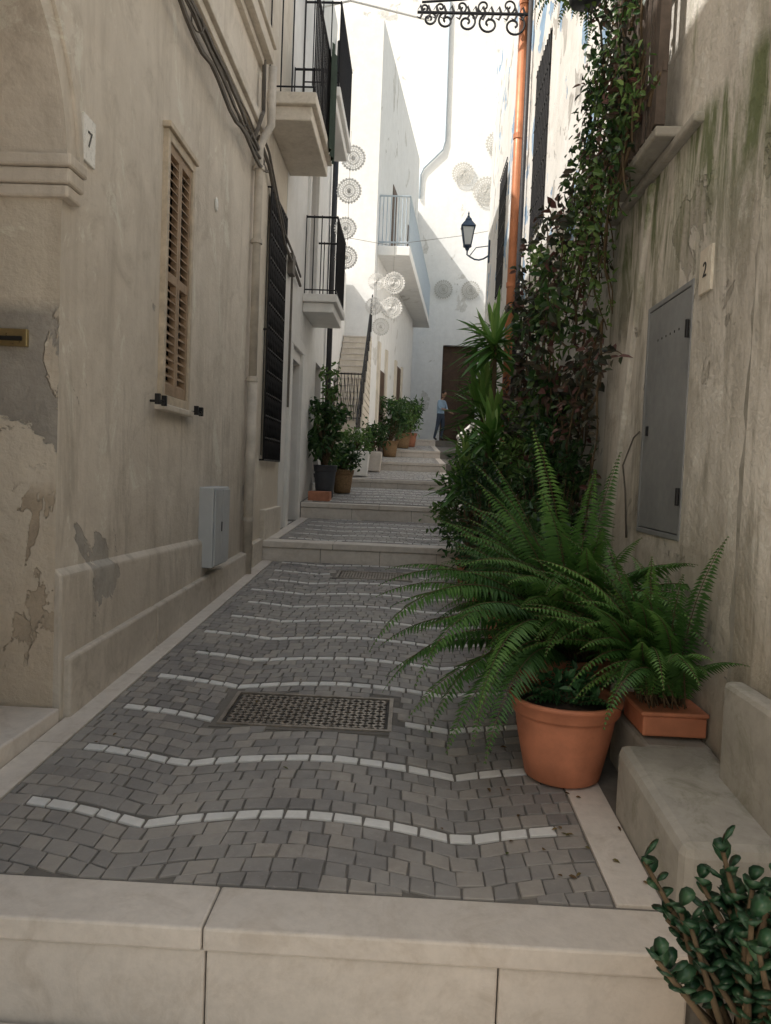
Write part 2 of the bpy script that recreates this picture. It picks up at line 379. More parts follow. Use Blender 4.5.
for k in range(2):
    u0=a+.054+k*.247; u1=u0+.243
    for q in ((u0,u0+.035,c+.065,d-.065),(u1-.035,u1,c+.065,d-.065),(u0+.036,u1-.036,d-.12,d-.065),(u0+.036,u1-.036,c+.065,c+.13),(u0+.036,u1-.036,2.60,2.66)):
        m.box(XW-.02,XW+.022,*q)
    z=c+.14
    while z<d-.14:
        if not 2.56<z<2.665:
            m.hexa([(XW-.030,u0+.036,z+.030),(XW+.020,u0+.036,z-.012),(XW+.020,u1-.036,z-.012),(XW-.030,u1-.036,z+.030)],[(XW-.030,u0+.036,z+.037),(XW+.020,u0+.036,z-.004),(XW+.020,u1-.036,z-.004),(XW-.030,u1-.036,z+.037)])
        z+=.055
m.obj('louvred_shutters',M_shut,w)
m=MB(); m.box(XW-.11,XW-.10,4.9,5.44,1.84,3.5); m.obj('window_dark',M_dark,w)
m=MB(); m.box(XW-.02,XW+.06,a-.04,b+.04,c-.045,c-.003); m.obj('window_sill',M_trim,w,bevel=.008)
m=MB()
for yy in (a-.13,b+.12):
    m.tube([(XW-.01,yy,1.80),(XW+.09,yy,1.80)],.008); m.tube([(XW+.07,yy-.06,1.79),(XW+.07,yy+.06,1.79)],.012)
    m.box(XW+.055,XW+.085,yy-.075,yy-.05,1.775,1.84); m.box(XW+.055,XW+.085,yy+.05,yy+.075,1.775,1.84)
m.obj('shutter_holdbacks',M_iron,w)
def text_on(body,loc,size,side,parent):
    c=bpy.data.curves.new('number','FONT'); c.body=body; c.size=size; c.extrude=.001; c.align_x='CENTER'; c.align_y='CENTER'
    o=bpy.data.objects.new('number',c); sc.collection.objects.link(o); c.materials.append(M_ink)
    if side>0: mt=Matrix(((0,0,1),(1,0,0),(0,1,0)))
    else: mt=Matrix(((0,0,-1),(-1,0,0),(0,1,0)))
    o.matrix_world=Matrix.Translation(loc)@mt.to_4x4(); o.parent=parent
t=empty('house_number_plaque'); m=MB(); m.box(XW-.005,XW+.012,3.69,3.83,2.86,3.08); m.obj('tile',M_tile,t,bevel=.003); text_on('7',(XW+.014,3.76,2.97),.11,1,t)
t=empty('door_bell'); m=MB(); m.lathe(0,0,[(.03,0),(.036,.006),(.03,.014),(.012,.02)],16); o=m.obj('bell',M_tile,t); o.matrix_world=Matrix.Translation((XW+.001,6.15,3.5))@Matrix.Rotation(math.pi/2,4,'Y')@Matrix.Diagonal((1.6,1,1,1))
t=empty('electric_meter_box'); m=MB(); m.box(XW-.01,-1.535,5.92,6.42,.60,1.24); m.obj('cabinet',M_box,t,bevel=.01)
m=MB(); m.box(-1.534,-1.522,5.94,6.16,.62,1.22); m.box(-1.534,-1.522,6.17,6.40,.62,1.22); m.box(-1.521,-1.516,6.13,6.15,.88,.96,1); m.obj('doors',[M_box,M_iron],t,bevel=.004)
t=empty('drain_pipe'); m=MB(); m.tube([(-1.585,7.45,.36),(-1.585,7.45,2.3)],.048,14); m.tube([(-1.585,7.45,2.25),(-1.585,7.45,4.5),(-1.55,7.5,4.62),(-1.5,7.55,4.75),(-1.5,7.55,5.3)],.040,14); m.obj('pipe',M_pipe,t,smooth=True)
m=MB()
for z in (.9,2.27,3.6,4.3): m.tube([(-1.585,7.45,z-.02),(-1.585,7.45,z+.02)],.055,14); m.box(XW-.01,-1.62,7.44,7.46,z-.012,z+.012)
m.obj('clamps',M_pipe,t)
m=MB()
for k in range(6):
    P=[];n=26;z0=4.58-.05*k;
    for i in range(n+1):
        s=i/n; y=2.6+5.1*s; P.append((XW+.035+.012*k+U(-.006,.006),y,z0+.03*math.sin(9*s+k)-.07*abs(math.sin((3+k%3)*math.pi*s))*(k%2)+U(-.01,.01)))
    m.tube(P,.008+.005*(k%3),5)
P=[(XW+.04,7.5,4.62),(XW+.05,8.0,4.55),(XW+.06,9.0,4.05),(XW+.06,9.6,4.0),(XW+.05,10.4,3.9)]; m.tube(P,.02,6)
m.tube([(p[0],p[1],p[2]+.12) for p in P],.014,6); m.tube([(XW+.04,7.3,4.5),(XW+.1,7.35,4.75),(XW+.06,7.6,4.9),(XW+.05,7.62,5.4)],.02,6)
for q in ((4.1,4.40),(5.3,4.42),(6.9,4.40)):
    P=[(XW+.07+.03*math.cos(i*.9),q[0]+.07*math.cos(i*.9)*(1-.02*i),q[1]+.06*math.sin(i*.9)) for i in range(16)]; m.tube(P,.006,4)
m.tube([(XW+.05,9.7,2.2),(XW+.05,9.7,3.95)],.015,6)
m.box(XW,XW+.08,9.55,9.75,3.85,4.1)
m.obj('wall_cables',M_cable,smooth=False)
# ------------------------------------------------------------ balcony helper
def railing(m,x0,x1,y0,y1,z0,h,step=.11,m_=0,near=True,far=True):
    rb=.008
    def line(p,q):
        n=max(2,int((Vector(q)-Vector(p)).length/step))
        for i in range(n+1):
            s=i/n; x=p[0]+(q[0]-p[0])*s; y=p[1]+(q[1]-p[1])*s; z=p[2]+(q[2]-p[2])*s
            m.tube([(x,y,z),(x,y,z+h)],rb,5,m_)
        for hh,r in ((.06,.01),(h*.98,.016)):
            m.tube([(p[0],p[1],p[2]+hh),(q[0],q[1],q[2]+hh)],r,6,m_)
    line((x1,y0,z0),(x1,y1,z0))
    if near: line((x0,y0,z0),(x1,y0,z0))
    if far: line((x0,y1,z0),(x1,y1,z0))
def balcony(name,x0,x1,y0,y1,z,th,h,mat):
    t=empty(name); m=MB(); m.box(x0,x1,y0,y1,z-th*.45,z); m.box(x0,x1-.05,y0+.05,y1-.05,z-th,z-th*.45-.002); m.obj('slab',mat,t,bevel=.012)
    m=MB(); railing(m,x0+.02,x1-.03,y0+.03,y1-.03,z,h); m.obj('railing',M_iron,t); return t
e=empty('cream_house')
m=MB(); X2=-1.645; wall(m,X2,7.751,9.4,-.3,HL+1.2,[(8.25,9.15,1.55,4.35)],1,.2); shell(m,X2,-6,7.752,9.4,-.3,HL+1.2); m.obj('walls',M_l2,e)
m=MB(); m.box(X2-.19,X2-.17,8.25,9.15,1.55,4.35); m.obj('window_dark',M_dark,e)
m=MB(); m.sbox(X2-.02,-1.593,7.80,8.29,-.1,-.1,.62,.64); m.box(X2-.02,-1.59,8.34,9.38,.3,.95); m.obj('plinth',M_trim,e,bevel=.01)
t=empty('window_grille'); t.parent=e; m=MB(); gx=X2+.045
for i in range(11):
    y=8.2+i*.1; m.tube([(gx,y,1.5),(gx,y,4.4)],.011,5)
for i in range(13):
    z=1.5+i*.2416; m.tube([(gx,8.2,z),(gx,9.2,z)],.011,5)
for yy in (8.2,9.2):
    for z in (1.5,2.9,4.4): m.tube([(X2-.01,yy,z),(gx,yy,z)],.011,5)
for i in range(12):
    for k in range(10):
        cy,cz=8.25+k*.1,1.62+i*.2416
        m.tube([(gx,cy-.04,cz-.09),(gx,cy+.04,cz+.09)],.006,4); m.tube([(gx+.002,cy+.04,cz-.09),(gx+.002,cy-.04,cz+.09)],.006,4)
m.obj('bars',M_iron,t)
e=empty('white_house')
m=MB(); X3=-1.64; HW=9.4; wall(m,X3,9.401,14,-.3,HW,[(10.0,10.9,.68,2.9),(11.2,12.0,3.95,6.0),(12.6,13.4,1.2,3.2)],1,.2); shell(m,X3,-6,9.402,14,-.3,HW); m.obj('walls',M_white,e)
m=MB(); m.box(X3-.19,X3-.16,10.0,10.9,.6,2.9,0); m.box(X3-.19,X3-.16,11.2,12,3.9,6.0,0); m.box(X3-.19,X3-.16,12.6,13.4,1.0,3.2,0); m.obj('doors',M_wood,e)
m=MB()
for y0,y1,z0,z1 in ((9.82,9.99,.55,3.05),(10.91,11.08,.55,3.05),(9.82,11.08,3.052,3.2),(11.08,11.19,3.9,6.1),(12.01,12.12,3.9,6.1)): m.box(X3-.01,X3+.045,y0,y1,z0,z1)
m.obj('door_frame',M_white,e,bevel=.01)
t=balcony('balcony',X2,-1.13,8.0,9.6,5.3,.27,1.05,M_trim)
m=MB()
n=10
for i in range(n):
    for j in range(6):
        f=lambda i,j:(-1.135+.03*math.sin(i*1.3)+.02,9.05+.05*i,6.38-.20*j)
        m.face([f(i,j),f(i+1,j),f(i+1,j+1),f(i,j+1)])
m.obj('hanging_cloth',M_green,smooth=True)
balcony('balcony',X3,-1.13,10.2,12.0,6.45,.27,1.1,M_white)
balcony('balcony',X3,-1.15,10.9,12.2,3.92,.25,1.1,M_white)
m=MB(); m.tube([(-1.1,10.8,7.9),(.0,11.3,7.95)],.015); m.tube([(-1.62,11.0,7.9),(-1.1,10.8,7.9)],.015); m.obj('clothes_pole',M_tile)
m=MB(); m.tube([(-1.56,13.8,1.2),(-1.56,13.8,9)],.05,10); m.obj('downpipe',M_black,smooth=True)
e=empty('balcony_house'); m=MB(); HB=13
P=[(-9,20),(-1.15,20),(-.15,28.5),(-.15,34),(-9,34)]
for i in range(5):
    a=P[i];b=P[(i+1)%5]; m.face([(*a,-.3),(*b,-.3),(*b,HB),(*a,HB)])
m.face([(*p,HB) for p in P]); m.obj('walls',M_far,e)
def slant(y): return -1.15+(y-20)/8.5 if y<28.5 else -.15
m=MB()
for y0,y1,z0,z1 in ((21.2,22.2,1.9,4.3),(24.5,25.6,2.3,4.9),(22.5,23.3,7.8,9.8),(26,26.8,7.8,9.8)):
    m.hexa([(slant(y0)-.05,y0,z0),(slant(y0)+.02,y0,z0),(slant(y1)+.02,y1,z0),(slant(y1)-.05,y1,z0)],[(slant(y0)-.05,y0,z1),(slant(y0)+.02,y0,z1),(slant(y1)+.02,y1,z1),(slant(y1)-.05,y1,z1)])
m.obj('doors',M_wood,e)
m=MB()
for y0,y1 in ((20.9,21.17),(22.23,22.5),(24.2,24.47),(25.63,25.9)):
    m.hexa([(slant(y0)-.05,y0,1.5),(slant(y0)+.06,y0,1.5),(slant(y1)+.06,y1,1.5),(slant(y1)-.05,y1,1.5)],[(slant(y0)-.05,y0,5),(slant(y0)+.06,y0,5),(slant(y1)+.06,y1,5),(slant(y1)-.05,y1,5)])
m.obj('door_jambs',M_l2,e)
t=empty('balcony'); m=MB(); q=[(-1.16,20.3),(-.26,20.3),(.5,30),(-.2,30)]
m.hexa([(x,y,7.15) for x,y in q],[(x,y,7.4) for x,y in q]); m.obj('slab',M_far,t,bevel=.02)
m=MB()
def edge(p,q,n):
    for i in range(n+1):
        s=i/n; x=p[0]+(q[0]-p[0])*s; y=p[1]+(q[1]-p[1])*s; m.tube([(x,y,7.4),(x,y,8.7)],.012,4)
    for z in (7.5,8.7): m.tube([(*p,z),(*q,z)],.025,5)
edge((-1.1,20.35),(-.3,20.35),8); edge((-.3,20.35),(.45,29.9),80); m.obj('railing',M_rail,t)
e=empty('external_staircase'); m=MB(); n=21
for i in range(n):
    y0=15.6+i*.195; m.box(-1.85,-1.15,y0,19.95,1.2+i*.175,1.375+i*.175-.03,0,.1); m.box(-1.86,-1.14,y0-.02,y0+.22,1.375+i*.175-.028,1.375+i*.175,1,.5)
m.obj('steps',[M_l2,M_lime],e)
m=MB(); m.box(-1.14,-1.04,15.6,16.6,1.2,2.3); m.box(-2.2,-1.87,15.0,19.9,1.2,6.5); m.obj('side_walls',M_white,e)
m=MB(); railing(m,-1.85,-1.17,16.9,16.92,2.55,1.05,.07,0,True,False)
for k in range(8): m.tube([(-1.8+k*.085,16.88,2.7),(-1.75+k*.085,16.88,3.1),(-1.8+k*.085,16.88,3.5)],.007,4)
n=12
for i in range(n+1):
    y=15.7+i*.33; z=1.375+(y-15.6)/.195*.175; m.tube([(-1.16,y,z),(-1.16,y,z+.95)],.01,4)
m.tube([(-1.16,15.7,2.4),(-1.16,19.66,5.95)],.018,5)
m.obj('iron_gate',M_iron,e)
e=empty('tall_white_building'); m=MB()
def fwall(m,Y,x0,x1,z0,z1,ops,dep,mt=0):
    xs=sorted({x0,x1,*[o[0] for o in ops],*[o[1] for o in ops]}); zz=sorted({z0,z1,*[o[2] for o in ops],*[o[3] for o in ops]})
    for i in range(len(xs)-1):
        for j in range(len(zz)-1):
            cx=(xs[i]+xs[i+1])/2; cz=(zz[j]+zz[j+1])/2
            if any(o[0]<cx<o[1] and o[2]<cz<o[3] for o in ops): continue
            m.face([(xs[i],Y,zz[j]),(xs[i+1],Y,zz[j]),(xs[i+1],Y,zz[j+1]),(xs[i],Y,zz[j+1])],mt)
    for a,b,c,d in ops:
        m.face([(a,Y,c),(a,Y+dep,c),(a,Y+dep,d),(a,Y,d)],mt); m.face([(b,Y,c),(b,Y+dep,c),(b,Y+dep,d),(b,Y,d)],mt); m.face([(a,Y,d),(b,Y,d),(b,Y+dep,d),(a,Y+dep,d)],mt)
fwall(m,34.01,-9,9,-.3,27,[(1.2,2.75,2.9,7.2)],.35)
m.face([(-9,34.01,27),(9,34.01,27),(9,44,27),(-9,44,27)]); m.face([(-9,34.01,0),(-9,44,0),(-9,44,27),(-9,34.01,27)]); m.face([(9,34.01,0),(9,44,0),(9,44,27),(9,34.01,27)])
m.obj('walls',M_far,e)
m=MB(); m.box(1.2,2.75,34.3,34.34,2.9,7.2); m.box(1.3,1.94,34.26,34.30,3.1,6.1); m.box(2.02,2.66,34.26,34.30,3.1,6.1); m.obj('portal_door',M_wood,e,bevel=.02)
m=MB(); m.tube([(.83,33.93,22),(.9,33.93,16.0),(.8,33.93,15.6),(0,33.93,14.8),(-.12,33.93,14.5),(-.12,33.93,13.5)],.055,8); m.obj('downpipe',M_rail,e,smooth=True)
# ------------------------------------------------------------ right houses
XRt=1.22; HR=6.4
e=empty('grey_plaster_house')
m=MB(); wall(m,XRt,0,4.9,-.3,HR,[(3.47,4.07,1.17,2.30)],-1,.05); shell(m,XRt,6,0,4.9,-.3,HR); m.obj('walls',M_r1,e)
m=MB(); m.box(XRt+.02,XRt+.045,3.48,4.06,1.18,2.29); m.box(XRt-.006,XRt+.03,3.45,3.475,1.15,2.32); m.box(XRt-.006,XRt+.03,4.065,4.09,1.15,2.32); m.box(XRt-.006,XRt+.03,3.476,4.064,2.295,2.32); m.box(XRt-.006,XRt+.03,3.476,4.064,1.15,1.175)
m.box(XRt-.004,XRt+.015,3.480,4.060,1.18,2.29)
for z in (1.35,2.1): m.tube([(XRt-.02,3.455,z-.04),(XRt-.02,3.455,z+.04)],.010,8,1)
for k in range(6): m.box(XRt-.006,XRt-.001,3.6+k*.06,3.612+k*.06,2.12,2.132,1)
m.box(XRt-.014,XRt-.002,3.98,4.0,1.65,1.70,1)
m.obj('utility_door',[M_door,M_iron],e,bevel=.003)
m=MB()
P=[];z=-.0
while z<6.3: P.append((2.82+U(-.012,.012)+ .02*math.sin(z*1.7),z,U(.010,.028))); z+=.07
for i in range(len(P)-1):
    a,b=P[i],P[i+1]; m.face([(XRt-.003,a[0]-a[2],a[1]),(XRt-.003,a[0]+a[2],a[1]),(XRt-.003,b[0]+b[2],b[1]),(XRt-.003,b[0]-b[2],b[1])])
m.obj('wall_crack',M_block,e)
m=MB(); m.hexa([(XRt-.004,.05,.3),(XRt-.022,.05,.3),(XRt-.022,2.79,.3),(XRt-.004,2.79,.3)],[(XRt-.004,.05,6.3),(XRt-.022,.05,6.3),(XRt-.022,2.79,6.3),(XRt-.004,2.79,6.3)]); m.obj('buttress',M_r1,e,bevel=.01)
m=MB(); m.box(XRt-.045,XRt+.01,3.45,4.88,3.0,3.045); m.obj('ledge',M_block,e,bevel=.012)
m=MB(); m.hexa([(XRt-.03,4.80,.2),(XRt+.01,4.80,.2),(XRt+.01,4.93,.2),(XRt-.03,4.93,.2)],[(XRt-.03,4.1,2.98),(XRt+.01,4.1,2.98),(XRt+.01,4.20,2.98),(XRt-.03,4.20,2.98)]); m.obj('sloping_rib',M_r1,e,bevel=.012)
t=empty('house_number_plaque'); m=MB(); m.box(XRt-.012,XRt+.005,3.24,3.37,2.22,2.41); m.obj('tile',M_l2,t,bevel=.003); text_on('2',(XRt-.0135,3.305,2.315),.09,-1,t)
m=MB(); m.tube([(XRt-.01,4.25,1.1),(XRt-.02,4.28,1.35),(XRt-.05,4.25,1.5),(XRt-.02,4.18,1.65),(XRt-.005,4.13,1.68)],.005,6); m.obj('door_cable',M_cable,smooth=True)
e=empty('wooden_fence_balcony'); m=MB(); m.box(1.09,XRt-.003,3.72,4.6,3.05,3.10); m.obj('slab',M_block,e,bevel=.01)
m=MB()
y=3.75
while y<4.55:
    m.box(1.09+U(-.004,.004),1.105,y,y+.05,3.105,4.45+U(-.1,.08),0,R()); y+=.095
for z in (3.35,3.95,4.3): m.box(1.108,1.13,3.72,4.58,z,z+.05)
for y in (3.75,4.6): m.box(1.085,1.135,y-.025,y+.025,3.105,5.3)
m.box(1.09,1.13,3.7,4.63,5.3,5.36)
m.obj('slats',M_fence,e,bevel=.003)
e=empty('faded_blue_house')
m=MB(); X4=1.225; HR2=8.6; wall(m,X4,4.901,14,-.3,HR2,[(7.8,8.7,4.0,5.9),(11.3,12.2,4.2,6.0)],-1,.2); shell(m,X4,6,4.902,14,-.3,HR2); m.obj('walls',M_r2,e)
m=MB()
for a,b,c,d in ((7.8,8.7,4.0,5.9),(11.3,12.2,4.2,6.0)):
    m.box(X4+.10,X4+.14,a,b,c,d)
    for k in range(9): m.tube([(X4-.012,a+.05+k*.1,c),(X4-.012,a+.05+k*.1,d)],.008,5)
    for k in range(7): m.tube([(X4-.012,a,c+.05+k*.3),(X4-.012,b,c+.05+k*.3)],.008,5)
m.obj('windows',M_iron,e)
t=empty('copper_drain_pipe'); m=MB(); m.tube([(1.15,9.6,.9),(1.15,9.6,8.4)],.055,14); m.obj('pipe',M_copper,t,smooth=True)
m=MB()
for z in (2,3.8,5.6,7.2): m.tube([(1.15,9.6,z-.03),(1.15,9.6,z+.03)],.064,14); m.box(1.2,1.23,9.59,9.61,z-.02,z+.02)
m.obj('clamps',M_copper,t); m=MB(); m.tube([(1.17,9.15,.9),(1.17,9.15,8)],.028,10); m.obj('thin_pipe',M_black,t,smooth=True)
e=empty('setback_house'); m=MB(); wall(m,3.3,14.5,34,-.3,9.5,[(20,21.2,2,4.5)],-1,.2); shell(m,3.3,9,14.5,34,-.3,9.5); m.obj('walls',M_white,e); m=MB(); m.box(3.45,3.48,20,21.2,2,4.5); m.obj('door',M_wood,e)
m=MB(); m.box(1.3,1.5,14.02,22,1,2.5); m.box(1.27,1.53,14.02,22,2.5,2.58); m.obj('low_wall',M_white,bevel=.01)
m=MB()
m.sbox(.835,1.195,2.18,2.90,-.22,-.22,.355,.41,0,.2); m.obj('stone_bench_step',M_block,bevel=.035)
m=MB(); m.sbox(.95,1.215,2.92,3.42,.0,.0,.39,.40,0,.6); m.obj('stone_bench_step',M_block,bevel=.02)
m=MB(); m.box(1.12,1.195,1.2,2.66,.2,.73,0,.3); m.obj('door_threshold_stone',M_block,bevel=.02)
# ------------------------------------------------------------ plants
def leaf(mb,p,d,n,L_,W,fold=.15,m=0,a=0.):
    d=d.normalized(); s=d.cross(n); 
    if s.length<1e-3: s=Vector((1,0,0))
    s.normalize(); n=s.cross(d)
    f=n*W*fold; dr=-n*L_*.12
    b=p; t=p+d*L_+dr*1.5
    r1=p+d*L_*.28+s*W*.46; r2=p+d*L_*.66+s*W*.40+dr*.6; l1=p+d*L_*.28-s*W*.46; l2=p+d*L_*.66-s*W*.40+dr*.6
    mb.raw([b,r1+f,r2+f,t,l2+f,l1+f],[(0,1,2,3),(0,3,4,5)],m,a)
def rdir(up=.0):
    v=Vector((random.gauss(0,1),random.gauss(0,1),random.gauss(0,1)+up)); return v.normalized()
def frond(mb,base,az,p0,droop,L_,lp=.075,xmax=1.19,m=0,sm=1,curl=0):
    n=max(8,int(L_/.018)); p=Vector(base); ds=L_/n; av=R()*.5+.1; az_=az; pts=[p.copy()]
    tw=U(-.25,.25)
    for i in range(n):
        s=(i+1)/n; pitch=p0-droop*s**1.25; az_=az+curl*s
        d=Vector((math.cos(az_)*math.cos(pitch),math.sin(az_)*math.cos(pitch),math.sin(pitch)))
        p=p+d*ds
        if p.x>xmax: p.x=xmax-R()*.01
        zg=zs(p.y)+.03
        if p.z<zg: p.z=zg
        pts.append(p.copy())
        if s<.10: continue
        side=d.cross(Vector((0,0,1))); side.normalize(); up=side.cross(d); side=(side*math.cos(tw)+up*math.sin(tw)).normalized(); up=side.cross(d)
        env=min(1,(s-.06)/.22)**.7*(1-max(0,(s-.45)/.56)**1.6)
        l=lp*max(.08,env)*U(.85,1.1)
        for sg in (-1,1):
            dd=(side*sg+d*U(.15,.4)-up*(.12+.25*R())+Vector((0,0,-.15))).normalized()
            w=.0185*(.5+.5*env)
            q=p+dd*l; mid=p+dd*l*.4; wv=d*w
            a=min(1,max(0,av+U(-.12,.12)+.35*s*s))
            mb.raw([p,mid+wv*.55+up*.002,q-Vector((0,0,l*.18)),mid-wv*.55+up*.002],[(0,1,2,3)],m,a)
    mb.tube(pts[::3]+[pts[-1]],[.0032*(1-.75*i/(len(pts[::3]))) for i in range(len(pts[::3])+1)],4,sm,.4)
def pot(name,x,y,rt,rb,h,mat,zb=None,n=48,parent=None,groove=True):
    z=zs(y)+.009 if zb is None else zb; m=MB()
    rm=.20*h; k=rt*.89-rb
    pr=[(rb*.9,z),(rb,z+.01),(rb+k*.35,z+h*.28),(rb+k*.68,z+h*.52),(rb+k*.95,z+h-rm-.012),(rt*.89,z+h-rm)]
    pr+=[(rt*.93,z+h-rm+.003),(rt*.955,z+h-rm+.012),(rt*.975,z+h-.022),(rt,z+h-.018),(rt*1.005,z+h-.006),(rt*.985,z+h),(rt*.93,z+h),(rt*.90,z+h-.02),(rt*.88,z+h-.05)]
    m.lathe(x,y,pr,n); 
    o=m.obj('pot',mat,parent,smooth=True); 
    m=MB(); m.lathe(x,y,[(rt*.88,z+h-.06),(rt*.885,z+h-.045),(rt*.3,z+h-.03)],24); m.obj('soil',M_soil,parent,smooth=True); return z+h-.04
e=empty('terracotta_pot_plant'); zt=pot('pot',.69,3.18,.235,.155,.345,M_terra,parent=e)
m=MB()
for i in range(34):
    an=R()*6.28; frond(m,(.69+U(-.05,.05),3.18+U(-.05,.05),zt),an,U(.5,1.3),U(.8,1.6),U(.14,.28),.04,xmax=1.1)
for i in range(110):
    d=rdir(.8); leaf(m,Vector((.69+U(-.12,.12),3.18+U(-.12,.12),zt+U(.02,.15))),d,rdir(1),U(.03,.06),.03,m=0,a=R()*.5)
m.obj('foliage',[M_fern2,M_stem],e)
e=empty('boston_fern'); zt=pot('pot',.84,3.72,.21,.15,.38,M_terra2,parent=e); m=MB()
for i in range(100):
    an=U(math.pi*.45,math.pi*1.75); L_=U(.70,1.08)
    frond(m,(.86+U(-.10,.10),3.68+U(-.10,.10),zt+U(0,.03)),an,U(.85,1.45),U(.9,1.9),L_,U(.072,.095),curl=U(-.35,.35))
for az,p0,dr,L_ in ((3.05,.95,1.45,1.08),(3.3,.75,1.5,1.02),(3.55,.7,1.75,1.08),(3.8,.6,1.7,1.05),(3.2,.5,1.3,.95),(4.05,.7,1.9,1.1),(3.45,1.1,1.6,1.15),(2.9,1.2,1.0,1.05),(3.9,.9,1.2,1.0),(2.6,1.35,.5,1.1),(4.3,1.3,.9,1.1),(3.7,1.3,.8,1.1),(4.6,1.35,.7,1.1),(4.0,1.45,.6,1.2),(3.3,1.42,.8,1.15),(4.9,1.4,.5,1.1),(3.75,.45,1.3,1.0),(3.95,.5,1.6,1.05),(4.2,.6,1.7,1.15),(4.1,.9,2.0,1.2),(3.85,1.0,2.1,1.25),(3.6,1.1,2.2,1.3)):
    frond(m,(.80,3.62,zt),az,p0,dr,L_,.098,curl=U(-.15,.15))
m.obj('fronds',[M_fern,M_stem],e)
e=empty('trough_fern'); m=MB(); m.sbox(.955,1.205,2.98,3.25,.41,.41,.49,.49); m.sbox(.945,1.21,2.97,3.26,.491,.491,.51,.51); m.obj('trough',M_terra,e,bevel=.008)
m=MB()
for i in range(105):
    an=U(math.pi*.5,math.pi*1.55); L_=U(.5,.90)
    frond(m,(1.08+U(-.1,.08),3.12+U(-.1,.1),.50),an,U(.9,1.5),U(.6,2.1),L_,U(.055,.072),xmax=1.195,curl=U(-.4,.4))
m.obj('fronds',[M_fern,M_stem],e)
def shrub(name,c,rad,ncl,nl,ls,mat,base=None,potr=.17,potmat=None,mat2=None):
    e=empty(name); c=Vector(c); m=MB(); zb=zs(c.y)
    if potr: zt=pot('pot',c.x,c.y,potr,potr*.75,potr*1.7,potmat or M_terra2,parent=e)
    else: zt=zb
    for i in range(ncl):
        d=rdir(.2); rr_=U(.45,1.0)
        q=c+Vector((d.x*rad[0]*rr_,d.y*rad[1]*rr_,d.z*rad[2]*rr_))
        if q.x>1.15: q.x=1.15-R()*.1
        q.z=max(q.z,zb+.1)
        b=Vector((c.x+U(-.05,.05),c.y+U(-.05,.05),zt)); mid=(b+q)/2+Vector((0,0,.06))
        m.tube([b,mid,q],[.008,.005,.002],4,1,.3)
        shade=.2+.5*R()
        out=(q-c).normalized()
        for j in range(nl):
            p=q+Vector((random.gauss(0,1),random.gauss(0,1),random.gauss(0,1)))*rad[0]*.20
            if p.x>1.18: p.x=1.18
            leaf(m,p,(rdir(.3)+out*.6),rdir(1.2)+Vector((0,0,.6)),ls*U(.7,1.25),ls*U(.38,.5),.2,0,min(1,max(0,shade+U(-.25,.3))))
    m.obj('foliage',[mat,M_stem],e)
shrub('potted_shrub',(.80,4.55,.85),(.30,.34,.48),32,36,.06,M_shrub)
shrub('potted_shrub',(.72,5.35,.85),(.33,.36,.42),34,36,.055,M_shrub)
shrub('potted_shrub',(.68,6.2,.98),(.36,.40,.55),36,36,.065,M_shrub)
shrub('potted_shrub',(.62,7.15,1.05),(.36,.42,.58),36,36,.075,M_light)
shrub('potted_shrub',(.72,8.0,1.25),(.38,.42,.65),32,32,.08,M_shrub)
shrub('potted_shrub',(.95,5.0,1.30),(.22,.45,.45),28,34,.065,M_shrub,potr=0)
shrub('potted_shrub',(.92,6.2,1.65),(.24,.5,.45),30,34,.07,M_light,potr=0)
def yucca(name,heads,base):
    e=empty(name); m=MB()
    for (x,y,z,L_,n) in heads:
        b=Vector((base[0]+U(-.08,.08),base[1]+U(-.1,.1),zs(base[1]))); h=Vector((x,y,z))
        m.tube([b,(b+h)/2+Vector((U(-.04,.04),0,0)),h],[.03,.026,.02],7,1,.3)
        for i in range(n):
            el=U(-.4,1.45); az=R()*6.28; d=Vector((math.cos(az)*math.cos(el),math.sin(az)*math.cos(el),math.sin(el)))
            p=h-Vector((0,0,U(0,.22))); l=L_*U(.75,1.1); w=.058*U(.8,1.2)
            s=d.cross(Vector((0,0,1))).normalized(); dr=U(.1,.4) if el<1 else .05
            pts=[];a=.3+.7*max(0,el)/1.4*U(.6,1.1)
            for k in range(6):
                t=k/5; q=p+d*l*t-Vector((0,0,dr*l*t*t)); ww=w*(.55+1.2*t)*(1-t)**.6 if t<1 else 0
                q1=q+s*ww*.6; q2=q-s*ww*.6
                if q.x>1.10:
                    for qq in (q,q1,q2): qq.x=1.09
                pts.append((q1,q-Vector((0,0,ww*.2)),q2))
            for k in range(5):
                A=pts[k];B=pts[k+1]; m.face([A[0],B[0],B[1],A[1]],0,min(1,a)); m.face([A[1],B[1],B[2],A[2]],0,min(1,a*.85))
    m.obj('leaves',[M_yuc,M_stem],e)
yucca('yucca_plant',[(.78,7.6,2.80,.52,65),(.70,7.8,2.2,.46,55),(.78,7.3,1.95,.48,55)],(.82,7.8))
yucca('yucca_plant',[(.80,8.9,2.6,.42,50),(.66,8.8,1.8,.40,45),(.90,8.9,3.15,.42,45)],(.85,8.9))
yucca('yucca_plant',[(.52,7.0,1.45,.40,40),(.70,6.8,1.80,.42,45)],(.64,6.9))
e=empty('climbing_vine'); m=MB()
